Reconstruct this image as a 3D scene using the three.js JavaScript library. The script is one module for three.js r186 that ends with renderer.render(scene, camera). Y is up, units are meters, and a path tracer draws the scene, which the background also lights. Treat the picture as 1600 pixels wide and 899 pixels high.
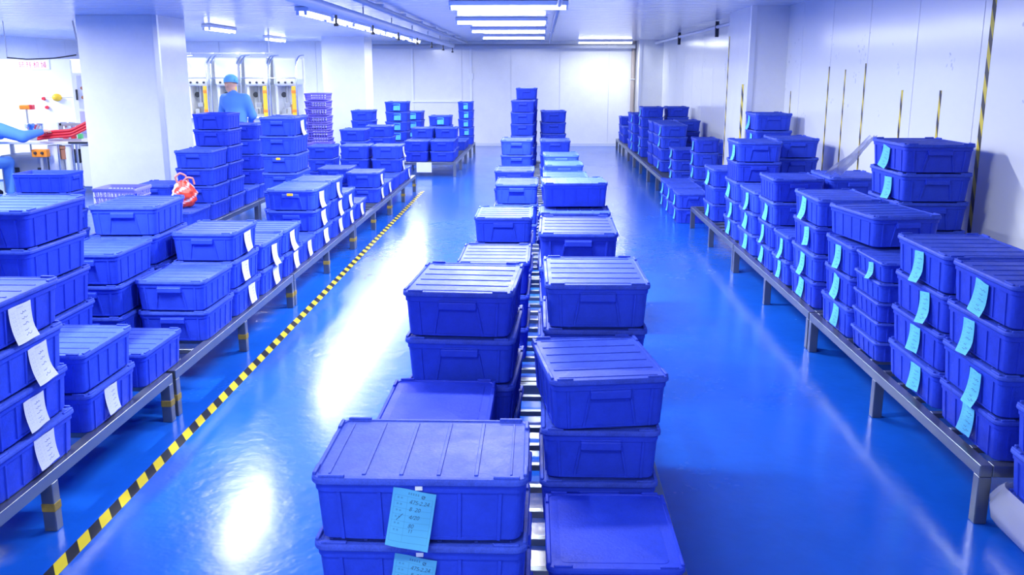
import * as THREE from 'three';
import { RectAreaLightUniformsLib } from 'three/addons/lights/RectAreaLightUniformsLib.js';
import { RoundedBoxGeometry } from 'three/addons/geometries/RoundedBoxGeometry.js';
import { MarchingCubes } from 'three/addons/objects/MarchingCubes.js';
import { mergeGeometries, toCreasedNormals, mergeVertices } from 'three/addons/utils/BufferGeometryUtils.js';

// ------------------------------------------------------------------ camera, exposure, lamps
const scene = new THREE.Scene();
scene.background = new THREE.Color(0x000000);
const camera = new THREE.PerspectiveCamera(34.44, 1600 / 899, 0.05, 80);
camera.position.set(0, 1.75, 0);
camera.rotation.order = 'YXZ';
camera.rotation.set(-13.03 * Math.PI / 180, 1.77 * Math.PI / 180, 0);
const renderer = new THREE.WebGLRenderer({ antialias: true });
renderer.toneMapping = THREE.LinearToneMapping;
renderer.toneMappingExposure = 1.0;
renderer.shadowMap.enabled = true;
RectAreaLightUniformsLib.init();
const LAMP = new THREE.Color(0.9, 0.94, 1.0);
const LAMP_POWER = 120, HALL_POWER = 430;
const CEIL = 2.49;
// twin-tube fittings: [x, z, length along 'x' or 'z', power]
const LAMPS = [
  [-2.75, -4.2, 'z', 2.4, 'floor-tape aisle, first this side of the pillar run'], [-2.75, -8.0, 'z', 1.0, 'floor-tape aisle, before the pillar'], [-2.75, -11.6, 'z', .7, 'floor-tape aisle, level with the pillar'], [-2.75, -13.0, 'z', .7, 'floor-tape aisle, just past the pillar'], [-2.75, -14.4, 'z', .65, 'floor-tape aisle, fifth from the back wall'], [-2.75, -15.8, 'z', .6, 'floor-tape aisle, fourth from the back wall'], [-2.75, -17.2, 'z', .6, 'floor-tape aisle, third from the back wall'], [-2.75, -18.8, 'z', .8, 'floor-tape aisle, second from the back wall'], [-2.75, -20.6, 'z', .9, 'floor-tape aisle, nearest the back wall'],
  [-0.55, -1.0, 'x', .5, 'middle row, over its front bench end'], [-0.45, -4.2, 'x', 1.3, 'added unseen as fill, middle row, seventh from back wall'], [-0.35, -7.2, 'x', 3.9, 'middle row, sixth from back wall'], [-0.35, -10.2, 'x', 2.8, 'middle row, fifth from back wall'], [-0.55, -13.2, 'x', 1.4, 'middle row, third from back wall'], [-0.55, -16, 'x', 1.2, 'middle row, second from back wall'], [-0.55, -19, 'x', 1.1, 'middle row, nearest the back wall'],  // second entry is an out-of-view fitting added to brighten bin aisle faces
  [1.45, -22.0, 'x', .7, 'close to the back wall beside the corner pilaster'],
  [-0.55, 1.6, 'x', .8, 'added unseen as fill, middle row, first from the entrance wall side'], [-2.75, 1.2, 'x', 1.4, 'added unseen as fill, floor-tape aisle, first at the entrance end'], [1.5, 1.8, 'x', .5, 'added unseen as fill, striped wall side, at the entrance end'], [-0.55, 4.2, 'x', .85, 'added unseen as fill, middle row, beside the entrance wall'],  // unseen fill fittings added behind the camera to brighten camera-facing bin faces
];
const HALL = [[-5.2, -15.4, 'z', .3, 'above the row of glazed machines'], [-7.3, -11.0, 'z', .6, 'machine area, beside the pillar'], [-7.3, -16.4, 'z', .4, 'machine area, above the red sign'], [-5.6, -20.0, 'z', .8, 'machine area, behind the glazed machines'], [-5.8, -8.6, 'z', .8, 'machine area, before the pillar'], [-9.4, -14, 'z', .7, 'machine area, along the side wall'], [-8.6, -19, 'z', 1, 'machine area, in the back corner']];

// ------------------------------------------------------------------ helpers
let seed = 20240611;
const rnd = () => { seed = (seed * 1664525 + 1013904223) >>> 0; return seed / 4294967296; };
const rr = (a, b) => a + (b - a) * rnd();
const used = {};
const numbered = n => { if (!(n in used)) { used[n] = 0; return n; } used[n]++; return n + '_' + String(used[n]).padStart(3, '0'); };
const sh = m => { m.castShadow = true; m.receiveShadow = true; return m; };
function part(parent, name, geo, mat) { const m = sh(new THREE.Mesh(geo, mat)); m.name = name; parent.add(m); return m; }
function thing(name, label, category, x = 0, y = 0, z = 0, turn = 0, group) {
  const o = new THREE.Group(); o.name = numbered(name); o.position.set(x, y, z); o.rotation.y = turn;
  o.userData = { label, category }; if (group) o.userData.group = group; scene.add(o); return o;
}
function struct(name, geo, mat, label) { const m = part(scene, name, geo, mat); m.userData = { kind: 'structure', label, category: name.split('_')[0] }; return m; }
function box(x0, x1, y0, y1, z0, z1) { const g = new THREE.BoxGeometry(x1 - x0, y1 - y0, z1 - z0); g.translate((x0 + x1) / 2, (y0 + y1) / 2, (z0 + z1) / 2); return uvBox(g); }
function rbox(w, h, d, x, y, z, r = .004) { const g = new RoundedBoxGeometry(w, h, d, 2, Math.min(r, w / 2.1, h / 2.1, d / 2.1)); g.translate(x, y, z); return uvBox(g); }
function uvBox(g) {
  if (g.index) g = g.toNonIndexed();
  const p = g.attributes.position; g.computeVertexNormals === undefined; const uv = new Float32Array(p.count * 2);
  const a = new THREE.Vector3(), b = new THREE.Vector3(), c = new THREE.Vector3();
  for (let i = 0; i < p.count; i += 3) {
    a.fromBufferAttribute(p, i); b.fromBufferAttribute(p, i + 1); c.fromBufferAttribute(p, i + 2);
    const n = b.clone().sub(a).cross(c.clone().sub(a)); const ax = Math.abs(n.x), ay = Math.abs(n.y), az = Math.abs(n.z);
    [a, b, c].forEach((v, k) => { const j = (i + k) * 2; if (ay >= ax && ay >= az) { uv[j] = v.x; uv[j + 1] = v.z; } else if (ax >= az) { uv[j] = v.z; uv[j + 1] = v.y; } else { uv[j] = v.x; uv[j + 1] = v.y; } });
  }
  g.setAttribute('uv', new THREE.BufferAttribute(uv, 2)); if (!g.attributes.normal) g.computeVertexNormals(); return g;
}
const merge = a => mergeGeometries(a.map(g => { g = g.index ? g.toNonIndexed() : g; for (const k of Object.keys(g.attributes)) if (!['position', 'normal', 'uv'].includes(k)) g.deleteAttribute(k); return g; }));
const V = (x, y, z) => new THREE.Vector3(x, y, z);
function tube(pts, r, seg = 24, rad = 8) { return new THREE.TubeGeometry(new THREE.CatmullRomCurve3(pts.map(p => V(...p)), false, 'catmullrom', .2), seg, r, rad).toNonIndexed(); }
function rod(a, b, r, rad = 10) { const d = V(...b).sub(V(...a)); const g = new THREE.CylinderGeometry(r, r, d.length(), rad); g.applyQuaternion(new THREE.Quaternion().setFromUnitVectors(V(0, 1, 0), d.clone().normalize())); g.translate((a[0] + b[0]) / 2, (a[1] + b[1]) / 2, (a[2] + b[2]) / 2); return g.toNonIndexed(); }
function ring(hl, hw, r, y, n = 4) {
  const p = [];
  for (const [sx, sz, a0] of [[1, 1, 0], [-1, 1, 1], [-1, -1, 2], [1, -1, 3]])
    for (let i = 0; i <= n; i++) { const a = (a0 + i / n) * Math.PI / 2; p.push([sx * (hl - r) + r * Math.cos(a), y, sz * (hw - r) + r * Math.sin(a)]); }
  return p;
}
function loft(rings, capA = true, capB = true, crease = .5) {
  const pos = []; const tri = (a, b, c) => pos.push(...a, ...b, ...c);
  for (let k = 0; k + 1 < rings.length; k++) { const A = rings[k], B = rings[k + 1], n = A.length; for (let i = 0; i < n; i++) { const j = (i + 1) % n; tri(A[i], B[i], A[j]); tri(A[j], B[i], B[j]); } }
  const cap = (R, up) => { const c = [0, R[0][1], 0], n = R.length; for (let i = 0; i < n; i++) { const j = (i + 1) % n; up ? tri(c, R[j], R[i]) : tri(c, R[i], R[j]); } };
  if (capA) cap(rings[0], false); if (capB) cap(rings[rings.length - 1], true);
  let g = new THREE.BufferGeometry(); g.setAttribute('position', new THREE.Float32BufferAttribute(pos, 3));
  g = uvBox(g); g.computeVertexNormals(); return toCreasedNormals(g, crease);
}
// bar between two points on a wall: width along u, thickness along outward normal nrm
function bar(b, t, u, nrm, w, d) {
  const P = (o, su, sn) => [o[0] + u[0] * su * w / 2 + nrm[0] * sn * d, o[1], o[2] + u[2] * su * w / 2 + nrm[2] * sn * d];
  const q = [P(b, -1, -.5), P(b, 1, -.5), P(b, .7, 1), P(b, -.7, 1)], s = [P(t, -1, -.5), P(t, 1, -.5), P(t, .7, 1), P(t, -.7, 1)];
  const pos = []; const quad = (a, b2, c, e) => pos.push(...a, ...b2, ...c, ...a, ...c, ...e);
  quad(q[1], s[1], s[2], q[2]); quad(q[2], s[2], s[3], q[3]); quad(q[3], s[3], s[0], q[0]); quad(s[3], s[2], s[1], s[0]); quad(q[0], q[1], q[2], q[3]);
  let g = new THREE.BufferGeometry(); g.setAttribute('position', new THREE.Float32BufferAttribute(pos, 3)); 
  // orient outward
  g.computeVertexNormals(); const n = g.attributes.normal; if (n.getX(6) * nrm[0] + n.getZ(6) * nrm[2] < 0) { for (let i = 0; i < pos.length; i += 9) for (let k = 0; k < 3; k++) { const v = pos[i + 3 + k]; pos[i + 3 + k] = pos[i + 6 + k]; pos[i + 6 + k] = v; } g = new THREE.BufferGeometry(); g.setAttribute('position', new THREE.Float32BufferAttribute(pos, 3)); g.computeVertexNormals(); }
  return uvBox(g);
}

// ------------------------------------------------------------------ textures and materials
function noiseTex(size, oct, lo, hi, sd, colour) {
  const lat = []; let s = sd; const r = () => { s = (s * 1664525 + 1013904223) >>> 0; return s / 4294967296; };
  const f = new Float32Array(size * size);
  for (const [cells, amp] of oct) {
    const l = new Float32Array(cells * cells).map(r);
    for (let y = 0; y < size; y++) for (let x = 0; x < size; x++) {
      const u = x / size * cells, v = y / size * cells, i = Math.floor(u), j = Math.floor(v); let a = u - i, b = v - j; a = a * a * (3 - 2 * a); b = b * b * (3 - 2 * b);
      const g = (p, q) => l[(q % cells) * cells + p % cells];
      f[y * size + x] += amp * ((g(i, j) * (1 - a) + g(i + 1, j) * a) * (1 - b) + (g(i, j + 1) * (1 - a) + g(i + 1, j + 1) * a) * b);
    }
  }
  let tot = 0; for (const o of oct) tot += o[1];
  const d = new Uint8Array(size * size * 4);
  for (let i = 0; i < size * size; i++) { const t = f[i] / tot, v = (lo + (hi - lo) * t) * 255; for (let k = 0; k < 3; k++) d[i * 4 + k] = v; d[i * 4 + 3] = 255; }
  const t = new THREE.DataTexture(d, size, size); t.wrapS = t.wrapT = THREE.RepeatWrapping; t.magFilter = THREE.LinearFilter; t.minFilter = THREE.LinearMipmapLinearFilter; t.generateMipmaps = true;
  if (colour) t.colorSpace = THREE.SRGBColorSpace; t.needsUpdate = true; return t;
}
const rep = (t, n) => { const c = t.clone(); c.repeat.set(n, n); c.needsUpdate = true; return c; };
const nFine = noiseTex(256, [[64, 1], [128, .7], [24, .5]], 0, 1, 11);
const nCol = noiseTex(512, [[6, 1], [17, .8], [60, .5], [160, .35]], .84, 1, 23, true);
const nRough = noiseTex(512, [[5, 1], [19, 1], [90, .8], [200, .5]], .62, 1, 31);
const nWave = noiseTex(512, [[5, 1], [11, .7], [40, .12]], 0, 1, 47);
const nScuff = noiseTex(1024, [[9, .5], [26, 1], [60, .8], [150, .35]], 0, 1, 59);
const nDust = noiseTex(512, [[7, 1], [31, 1], [110, 1], [220, .9]], .72, 1, 83, true);
const nWall = noiseTex(512, [[5, 1], [23, .6], [90, .4]], .95, 1, 67, true);
const lin = (r, g, b) => new THREE.Color().setRGB(r, g, b);
const M = {};
const plastic = (c, rough) => new THREE.MeshPhysicalMaterial({ color: c, map: rep(nCol, 1.7), roughness: rough, roughnessMap: rep(nRough, 2.1), bumpMap: rep(nFine, 3), bumpScale: .0006, specularIntensity: .42 });
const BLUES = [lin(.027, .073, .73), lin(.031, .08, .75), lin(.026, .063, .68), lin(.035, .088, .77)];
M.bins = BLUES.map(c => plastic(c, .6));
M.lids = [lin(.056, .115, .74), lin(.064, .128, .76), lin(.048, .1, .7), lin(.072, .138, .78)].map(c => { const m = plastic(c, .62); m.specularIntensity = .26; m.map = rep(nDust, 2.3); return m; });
M.pale = plastic(lin(.09, .2, .78), .45);
M.violet = plastic(lin(.2, .17, .78), .5);
M.clearViolet = new THREE.MeshPhysicalMaterial({ color: lin(.36, .36, .82), roughness: .4, transmission: .35, thickness: 0 });
M.floor = new THREE.MeshPhysicalMaterial({ color: lin(.008, .115, .64), map: rep(nCol, .23), roughness: .3, roughnessMap: rep(nRough, .31), bumpMap: rep(nScuff, .5), bumpScale: .003, specularIntensity: .25, clearcoat: .55, clearcoatRoughness: .17 });
M.wall = new THREE.MeshPhysicalMaterial({ color: lin(.86, .87, .87), ior: 1.6, roughness: .2, roughnessMap: rep(nWall, .6), map: rep(nWall, .35) });
M.ceil = new THREE.MeshPhysicalMaterial({ color: lin(.74, .745, .77), roughness: .2, bumpMap: rep(nWave, .4), bumpScale: .002 });
M.joint = new THREE.MeshStandardMaterial({ color: lin(.62, .66, .74), roughness: .5 });
M.alu = new THREE.MeshStandardMaterial({ color: lin(.8, .82, .86), roughness: .35, metalness: .6 });
M.steel = new THREE.MeshStandardMaterial({ color: lin(.2, .225, .25), roughness: .34, metalness: .8, roughnessMap: rep(nWall, 2) });
M.pipe = new THREE.MeshStandardMaterial({ color: lin(.72, .74, .8), roughness: .35 });
M.pipeGrey = new THREE.MeshStandardMaterial({ color: lin(.45, .47, .52), roughness: .45 });
M.brown = new THREE.MeshStandardMaterial({ color: lin(.42, .36, .32), roughness: .5 });
M.dark = new THREE.MeshStandardMaterial({ color: lin(.03, .035, .045), roughness: .5 });
M.white = new THREE.MeshPhysicalMaterial({ color: lin(.84, .86, .88), roughness: .35 });
M.grey = new THREE.MeshStandardMaterial({ color: lin(.4, .42, .45), roughness: .4, metalness: .4 });
M.chrome = new THREE.MeshStandardMaterial({ color: lin(.6, .66, .74), roughness: .18, metalness: 1 });
M.yellow = new THREE.MeshPhysicalMaterial({ color: lin(.85, .55, .03), roughness: .4 });
M.orange = new THREE.MeshPhysicalMaterial({ color: lin(.9, .28, .02), roughness: .4 });
M.ochre = new THREE.MeshStandardMaterial({ color: lin(.42, .3, .05), roughness: .7, map: rep(nDust, 6) });
M.red = new THREE.MeshPhysicalMaterial({ color: lin(.75, .03, .05), roughness: .4 });
M.green = new THREE.MeshPhysicalMaterial({ color: lin(.1, .6, .2), roughness: .4 });
M.rust = new THREE.MeshStandardMaterial({ color: lin(.42, .18, .1), roughness: .7 });
M.film = new THREE.MeshPhysicalMaterial({ color: lin(.7, .72, .8), roughness: .3, transmission: .5, thickness: 0, side: THREE.DoubleSide });
M.cloth = new THREE.MeshStandardMaterial({ vertexColors: true, roughness: .85 });
M.cap = new THREE.MeshStandardMaterial({ color: lin(.16, .5, .85), roughness: .85 });
M.hair = new THREE.MeshStandardMaterial({ color: lin(.02, .018, .016), roughness: .7 });
M.tubeGlow = new THREE.MeshStandardMaterial({ color: 0xffffff, emissive: new THREE.Color(.93, .96, 1), emissiveIntensity: 10 });
function canvasTex(w, h, draw) { const c = document.createElement('canvas'); c.width = w; c.height = h; draw(c.getContext('2d'), w, h); const t = new THREE.CanvasTexture(c); t.colorSpace = THREE.SRGBColorSpace; t.anisotropy = 8; return t; }
function drawForm(g, w, h, paper, ink, rows) {
  g.fillStyle = paper; g.fillRect(0, 0, w, h); g.strokeStyle = ink; g.globalAlpha = .35; g.lineWidth = 1.5; g.strokeRect(w * .06, h * .13, w * .88, h * .78);
  for (let i = 1; i < 7; i++) { g.beginPath(); g.moveTo(w * .06, h * (.13 + .78 * i / 7)); g.lineTo(w * .94, h * (.13 + .78 * i / 7)); g.stroke(); }
  g.beginPath(); g.moveTo(w * .36, h * .13); g.lineTo(w * .36, h * .91); g.stroke(); g.globalAlpha = .75; g.fillStyle = ink;
  for (let i = 0; i < 5; i++) { const x = w * (.36 + i * .055); g.fillRect(x, h * .06, w * .035, 2); g.fillRect(x + w * .012, h * .05, 2, h * .04); g.fillRect(x, h * .083, w * .035, 2); }
  for (let i = 0; i < 6; i++) for (const k of [.12, .2]) { const y = h * (.165 + .78 * i / 7); g.globalAlpha = .5; g.fillRect(w * k, y, w * .05, 2); g.fillRect(w * (k + .02), y - 4, 2, 11); g.fillRect(w * k, y + 6, w * .05, 1.5); }
  g.globalAlpha = .9; rows(g);
}
const tagFront = canvasTex(288, 360, (g, w, h) => drawForm(g, w, h, '#56b2da', '#123a5e', g => {
  g.fillStyle = '#0c2440'; g.font = 'italic 34px sans-serif'; g.fillText('475-2.24', 118, 88); g.fillText('8', 122, 134); g.fillText('20', 160, 134); g.fillText('4/20', 128, 184); g.fillText('80', 130, 240); g.font = 'italic 28px sans-serif'; g.fillText('11', 134, 270);
  g.lineWidth = 3; g.strokeStyle = '#0c2440'; g.beginPath(); g.moveTo(48, 205); g.lineTo(86, 160); g.stroke(); g.beginPath(); g.arc(206, 34, 10, 0, 6.3); g.moveTo(196, 40); g.lineTo(220, 26); g.stroke();
}));
const scrib = (n) => g => { g.strokeStyle = '#1b2d55'; g.lineWidth = 3; let s = n; const r = () => { s = (s * 16807) % 2147483647; return s / 2147483647; }; for (const y of [60, 100, 140, 185, 215]) { let x = 90; g.beginPath(); g.moveTo(x, y); while (x < 120 + r() * 60) { x += 4 + r() * 8; g.lineTo(x, y - 9 + r() * 18); } g.stroke(); } };
const tagCyan = canvasTex(192, 256, (g, w, h) => drawForm(g, w, h, '#58bae2', '#1a4a70', scrib(7)));
const tagWhite = canvasTex(192, 256, (g, w, h) => drawForm(g, w, h, '#d3d7ea', '#8a90b0', scrib(9)));
const paperMat = t => new THREE.MeshStandardMaterial({ map: t, roughness: .8, side: THREE.DoubleSide });
M.tagFront = paperMat(tagFront); M.tagCyan = paperMat(tagCyan); M.tagWhite = paperMat(tagWhite);
const stripe = canvasTex(128, 128, (g, w, h) => { g.fillStyle = '#d8c21c'; g.fillRect(0, 0, w, h); g.fillStyle = '#15161a'; g.beginPath(); g.moveTo(0, 0); g.lineTo(w, 64); g.lineTo(w, 128); g.lineTo(0, 64); g.fill(); });
stripe.wrapS = stripe.wrapT = THREE.RepeatWrapping;
M.stripe = new THREE.MeshStandardMaterial({ map: stripe, roughness: .45 });

// ------------------------------------------------------------------ room
const scuffTex = canvasTex(2048, 2048, (g, w, h) => {   // covers 8 m x 8 m; small scuffs and stains between 1.4 m and 2.1 m
  g.fillStyle = '#fbfbfb'; g.fillRect(0, 0, w, h); let s = 77; const r = () => { s = (s * 16807) % 2147483647; return s / 2147483647; };
  for (let k = 0; k < 38; k++) { const x = r() * w, y = h - (1.35 + r() * .8) * 256, n = 2 + Math.floor(r() * 5); g.fillStyle = r() < .5 ? '#8d95a8' : '#b9c0cc'; for (let i = 0; i < n; i++) { g.globalAlpha = .12 + r() * .3; g.beginPath(); g.ellipse(x + (r() - .5) * 40, y + (r() - .5) * 26, 1 + r() * 4, 1 + r() * 3, r() * 3, 0, 6.3); g.fill(); } }
});
scuffTex.wrapS = scuffTex.wrapT = THREE.RepeatWrapping; scuffTex.repeat.set(1 / 8, 1 / 8);
M.scuffWall = new THREE.MeshPhysicalMaterial({ color: lin(.86, .88, .88), ior: 1.6, roughness: .2, map: scuffTex });
const XL = -11, XR = 2.8, ZB = -23, ZF = 6;
struct('floor', box(XL - .2, XR + .2, -.15, 0, ZB - .2, ZF + .2), M.floor, 'glossy blue epoxy floor of the store hall');
function panelWall(name, label, base, panels, mat) { const w = struct(name, base, M.joint, label); for (const g of panels) part(w, 'panel', g, mat); return w; }
{
  const ps = []; for (let z = ZB; z < ZF - .01; z += 1.05) ps.push(box(XR, XR + .02, 0, CEIL, z + .004, Math.min(z + 1.046, ZF)));
  panelWall('wall_right', 'white sandwich panel wall with striped tapes', box(XR + .015, XR + .2, 0, CEIL, ZB - .2, ZF + .2), ps, M.scuffWall);
  const pb = []; for (let x = XR; x > XL; x -= 1.18) pb.push(box(Math.max(x - 1.176, XL), x - .004, 0, CEIL, ZB - .02, ZB));
  panelWall('wall_back', 'white panel wall closing the far end of the hall', box(XL - .2, XR + .2, 0, CEIL, ZB - .2, ZB - .015), pb, M.wall);
  const pl = []; for (let z = ZB; z < ZF - .01; z += 1.2) pl.push(box(XL - .02, XL, 0, CEIL, z + .004, Math.min(z + 1.196, ZF)));
  panelWall('wall_left', 'white panel wall beyond the machines', box(XL - .2, XL - .015, 0, CEIL, ZB - .2, ZF + .2), pl, M.wall);
  struct('wall_front', box(XL - .2, XR + .2, 0, CEIL, ZF, ZF + .2), M.wall, 'white panel wall at the entrance end');
  const c = struct('ceiling', box(XL - .2, XR + .2, CEIL + .02, CEIL + .2, ZB - .2, ZF + .2), M.joint, 'glossy white metal panel ceiling');
  for (let z = ZB; z < ZF; z += .42) part(c, 'ceiling_panel', box(XL, XR, CEIL, CEIL + .025, z + .009, Math.min(z + .411, ZF)), M.ceil);
}
// columns: boxes clad in panels with corner trims
function column(name, label, x0, x1, z0, z1, trims) {
  const c = struct(name, box(x0, x1, 0, CEIL, z0, z1), M.wall, label);
  for (const [x, z] of trims) part(c, 'corner_trim', box(x - .03, x + .03, 0, CEIL, z - .03, z + .03), M.alu);
}
column('wall_pillar', 'square white panelled pillar beside the machines', -6.13, -5.06, -13.5, -12.5, [[-5.08, -12.52]]);
column('wall_pillar_001', 'white panelled pillar near the back wall', -4.62, -3.72, -20.9, -20.0, []);
column('wall_pilaster', 'white pilaster on the striped wall', 2.38, XR, -12.3, -11.0, [[2.4, -11.02]]);
column('wall_pilaster_001', 'white corner pilaster at the back wall', 2.26, XR, ZB, -22.1, [[2.28, -22.12]]);
// raceways and pipe on the back wall, skirting
{
  const t = struct('trim_1', box(-1.73, -1.68, 1.05, 2.4, ZB, ZB + .03), M.white, 'white cable raceway on the back wall');
  part(t, 'raceway', box(-3.1, -1.73, 1.05, 1.1, ZB, ZB + .03), M.white); part(t, 'raceway', box(-3.15, -3.1, 1.05, 2.4, ZB, ZB + .03), M.white);
  part(t, 'switch_box', box(-1.76, -1.65, 1.6, 1.74, ZB, ZB + .05), M.white);
  const b = struct('baseboard_back', box(XL, 2.26, 0, .07, ZB, ZB + .015), M.joint, 'grey base strip of the back wall');
  struct('baseboard_right', box(XR - .015, XR, 0, .07, ZB, ZF), M.joint, 'grey base strip of the striped wall');
  const p = thing('drain_pipe', 'brown vertical pipe beside the corner pilaster on back wall', 'pipe', 2.19, 0, ZB + .07);
  part(p, 'pipe', rod([0, 0, 0], [0, CEIL, 0], .045), M.brown); for (const y of [.6, 1.6]) part(p, 'clamp', new THREE.TorusGeometry(.05, .012, 6, 16).rotateX(Math.PI / 2).translate(0, y, 0), M.alu);
}
// striped tape on the wall, the pilaster and the floor
function tape(name, label, a, b, w, nrm, group, period = .2, th = .0012) {
  const A = V(...a), B = V(...b), d = B.clone().sub(A), L = d.length(), u = d.clone().normalize(), n = V(...nrm), s = u.clone().cross(n);
  const g = new THREE.BoxGeometry(w, L, th); const uv = g.attributes.uv, p = g.attributes.position;
  for (let i = 0; i < p.count; i++) uv.setXY(i, (p.getX(i) / w + .5), (p.getY(i) + L / 2) / period);
  g.applyMatrix4(new THREE.Matrix4().makeBasis(s, u, n)); const m = A.clone().add(B).multiplyScalar(.5).addScaledVector(n, th / 2); g.translate(m.x, m.y, m.z);
  const o = sh(new THREE.Mesh(g, M.stripe)); o.name = numbered(name); o.userData = { label, category: 'tape' }; if (group) o.userData.group = group; scene.add(o);
}
[[-6.08, .25, CEIL, .055, 'full-height striped tape on white wall, beside the tallest bin stack'], [-6.74, .9, 1.63, .04, 'short black and yellow wall tape behind the six-high stack'], [-7.45, .8, 1.62, .04, 'short striped wall tape above a white plastic bag'],
 [-8.33, .3, 1.83, .036, 'tallest of three close thin striped wall tapes'], [-8.87, .3, 1.78, .034, 'middle of three close thin striped wall tapes'], [-9.37, .3, 1.81, .034, 'farthest from full-height tape of three close thin striped wall tapes'], [-10.74, .8, 1.55, .034, 'thin striped wall tape beside the pilaster']]
  .forEach(([z, y0, y1, w, l]) => tape('wall_tape', l, [XR, y0, z], [XR, y1, z], w, [-1, 0, 0], 'striped tapes on the right wall'));
tape('pilaster_tape', 'striped tape on the aisle side of the pilaster, its near edge', [2.38, .2, -11.3], [2.38, 1.62, -11.3], .12, [-1, 0, 0], 'tapes on the pilaster');
tape('pilaster_tape', 'striped tape along the far edge of the pilaster', [2.38, .2, -12.25], [2.38, 2.2, -12.25], .06, [-1, 0, 0], 'tapes on the pilaster');
tape('floor_tape', 'long yellow and black hazard tape on the blue floor', [-1.735, 0, -1.4], [-1.785, 0, -14.0], .055, [0, 1, 0], undefined, .18);

// ------------------------------------------------------------------ lamps and ceiling pipes
function lamp(x, z, dir, pow, label, group) {
  const o = thing('ceiling_lamp', label, 'lamp', x, CEIL, z, dir === 'z' ? Math.PI / 2 : 0, group);
  part(o, 'housing', rbox(1.26, .05, .16, 0, -.027, 0, .01), M.white);
  for (const s of [-1, 1]) { part(o, 'tube', rod([-.6, -.075, s * .045], [.6, -.075, s * .045], .014, 10), M.tubeGlow); for (const e of [-1, 1]) part(o, 'tube_holder', rbox(.02, .05, .035, e * .612, -.072, s * .045), M.white); }
  const l = new THREE.RectAreaLight(LAMP, pow, 1.2, .12); l.position.set(x, CEIL - .1, z); l.lookAt(x, 0, z); l.rotation.set(-Math.PI / 2, 0, dir === 'z' ? Math.PI / 2 : 0); l.castShadow = true; l.name = 'lamp_light'; scene.add(l);
}
LAMPS.forEach(([x, z, d, p, l]) => lamp(x, z, d, p * LAMP_POWER, 'twin-tube ceiling lamp, ' + l, 'store hall lamps'));
HALL.forEach(([x, z, d, p, l]) => lamp(x, z, d, p * HALL_POWER, 'twin-tube ceiling lamp, ' + l, 'machine area lamps'));
{
  const p = thing('sprinkler_pipe', 'thick white ceiling pipe with small drop heads', 'pipe', -2.08, 2.37, -15.5);
  part(p, 'pipe', rod([0, 0, -6.9], [0, 0, 17], .05, 14), M.pipe);
  for (let k = 0; k < 7; k++) { const z = -6.8 + k * 2.1; part(p, 'sprinkler_head', merge([rod([0, -.05, z], [0, -.13, z], .012), rod([0, -.13, z], [0, -.16, z], .025)]), M.dark); part(p, 'hanger', rod([0, 0, z + .6], [0, .12, z + .6], .008), M.pipeGrey); }
  const q = thing('conduit', 'thin grey ceiling conduit next to the thick white pipe', 'conduit', -1.75, 2.43, -15.5); part(q, 'pipe', rod([0, 0, -6.9], [0, 0, 17], .028, 10), M.pipeGrey); for (let k = 0; k < 9; k++) part(q, 'clamp', rbox(.09, .03, .04, 0, .03, -6.8 + k * 1.7), M.pipe);
  const r = thing('conduit', 'narrow grey conduit on the ceiling above the middle bench row', 'conduit', .18, 2.44, -15.5); part(r, 'pipe', rod([0, 0, -7], [0, 0, 16], .025, 10), M.pipeGrey); part(r, 'clamp', rbox(.08, .02, .04, 0, .02, -2), M.pipe);
  const s = thing('wall_pipe', 'pale pipe under the ceiling along the striped wall', 'pipe', 2.55, 2.4, -16.5); part(s, 'pipe', rod([0, 0, -5], [0, 0, 4], .025, 10), M.pipe); for (const z of [2.4, -1.4]) part(s, 'bracket', merge([rbox(.05, .22, .05, 0, -.03, z)]), M.dark);
  const t = thing('cross_pipe', 'horizontal grey pipe in front of the back wall', 'pipe', 0, 2.36, -22.6); part(t, 'pipe', rod([-4, 0, 0], [2.2, 0, 0], .05, 12), M.pipeGrey); for (const x of [-3, 0, 2]) part(t, 'hanger', rod([x, 0, 0], [x, .13, 0], .008), M.pipe);
}

// ------------------------------------------------------------------ benches
function bench(label, x0, x1, zn, zf, group, h = .25, mark = false) {
  const L = zn - zf, W = x1 - x0, o = thing('steel_bench', label, 'bench', (x0 + x1) / 2, 0, (zn + zf) / 2, 0, group), t = .05;
  for (const s of [-1, 1]) { part(o, 'long_rail', rbox(t, t, L, s * (W / 2 - t / 2), h - t / 2, 0), M.steel); part(o, 'end_rail', rbox(W - 2 * t, t, t, 0, h - t / 2, s * (L / 2 - t / 2)), M.steel); }
  for (const z of [-L / 2 + t / 2, 0, L / 2 - t / 2]) for (const s of [-1, 1]) part(o, 'leg', rbox(t, h - t, t, s * (W / 2 - t / 2), (h - t) / 2, z), M.steel);
  if (mark) for (const z of [-L / 2 + t / 2, 0, L / 2 - t / 2]) part(o, 'leg_mark', rbox(t + .004, .035, t + .004, W / 2 - t / 2, .1, z), M.ochre).userData.label = 'worn yellow tape ring';
  const n = Math.max(3, Math.round(L / .2)); for (let i = 1; i < n; i++) { const z = -L / 2 + L * i / n; part(o, 'rung', rbox(W - 2 * t, .025, .03, 0, h - .0135, z, .003), M.steel); }
  return o;
}
const ord = ['', 'first', 'second', 'third', 'fourth', 'fifth', 'sixth', 'seventh'];
[[-3.44, -5.82], [-5.84, -8.24], [-8.26, -10.7]].forEach(([a, b], i) => bench(`low steel bench along striped wall, ${ord[3 - i]} on this side of the pilaster`, 1.73, 2.72, a, b, 'steel benches along the striped wall'));
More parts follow.
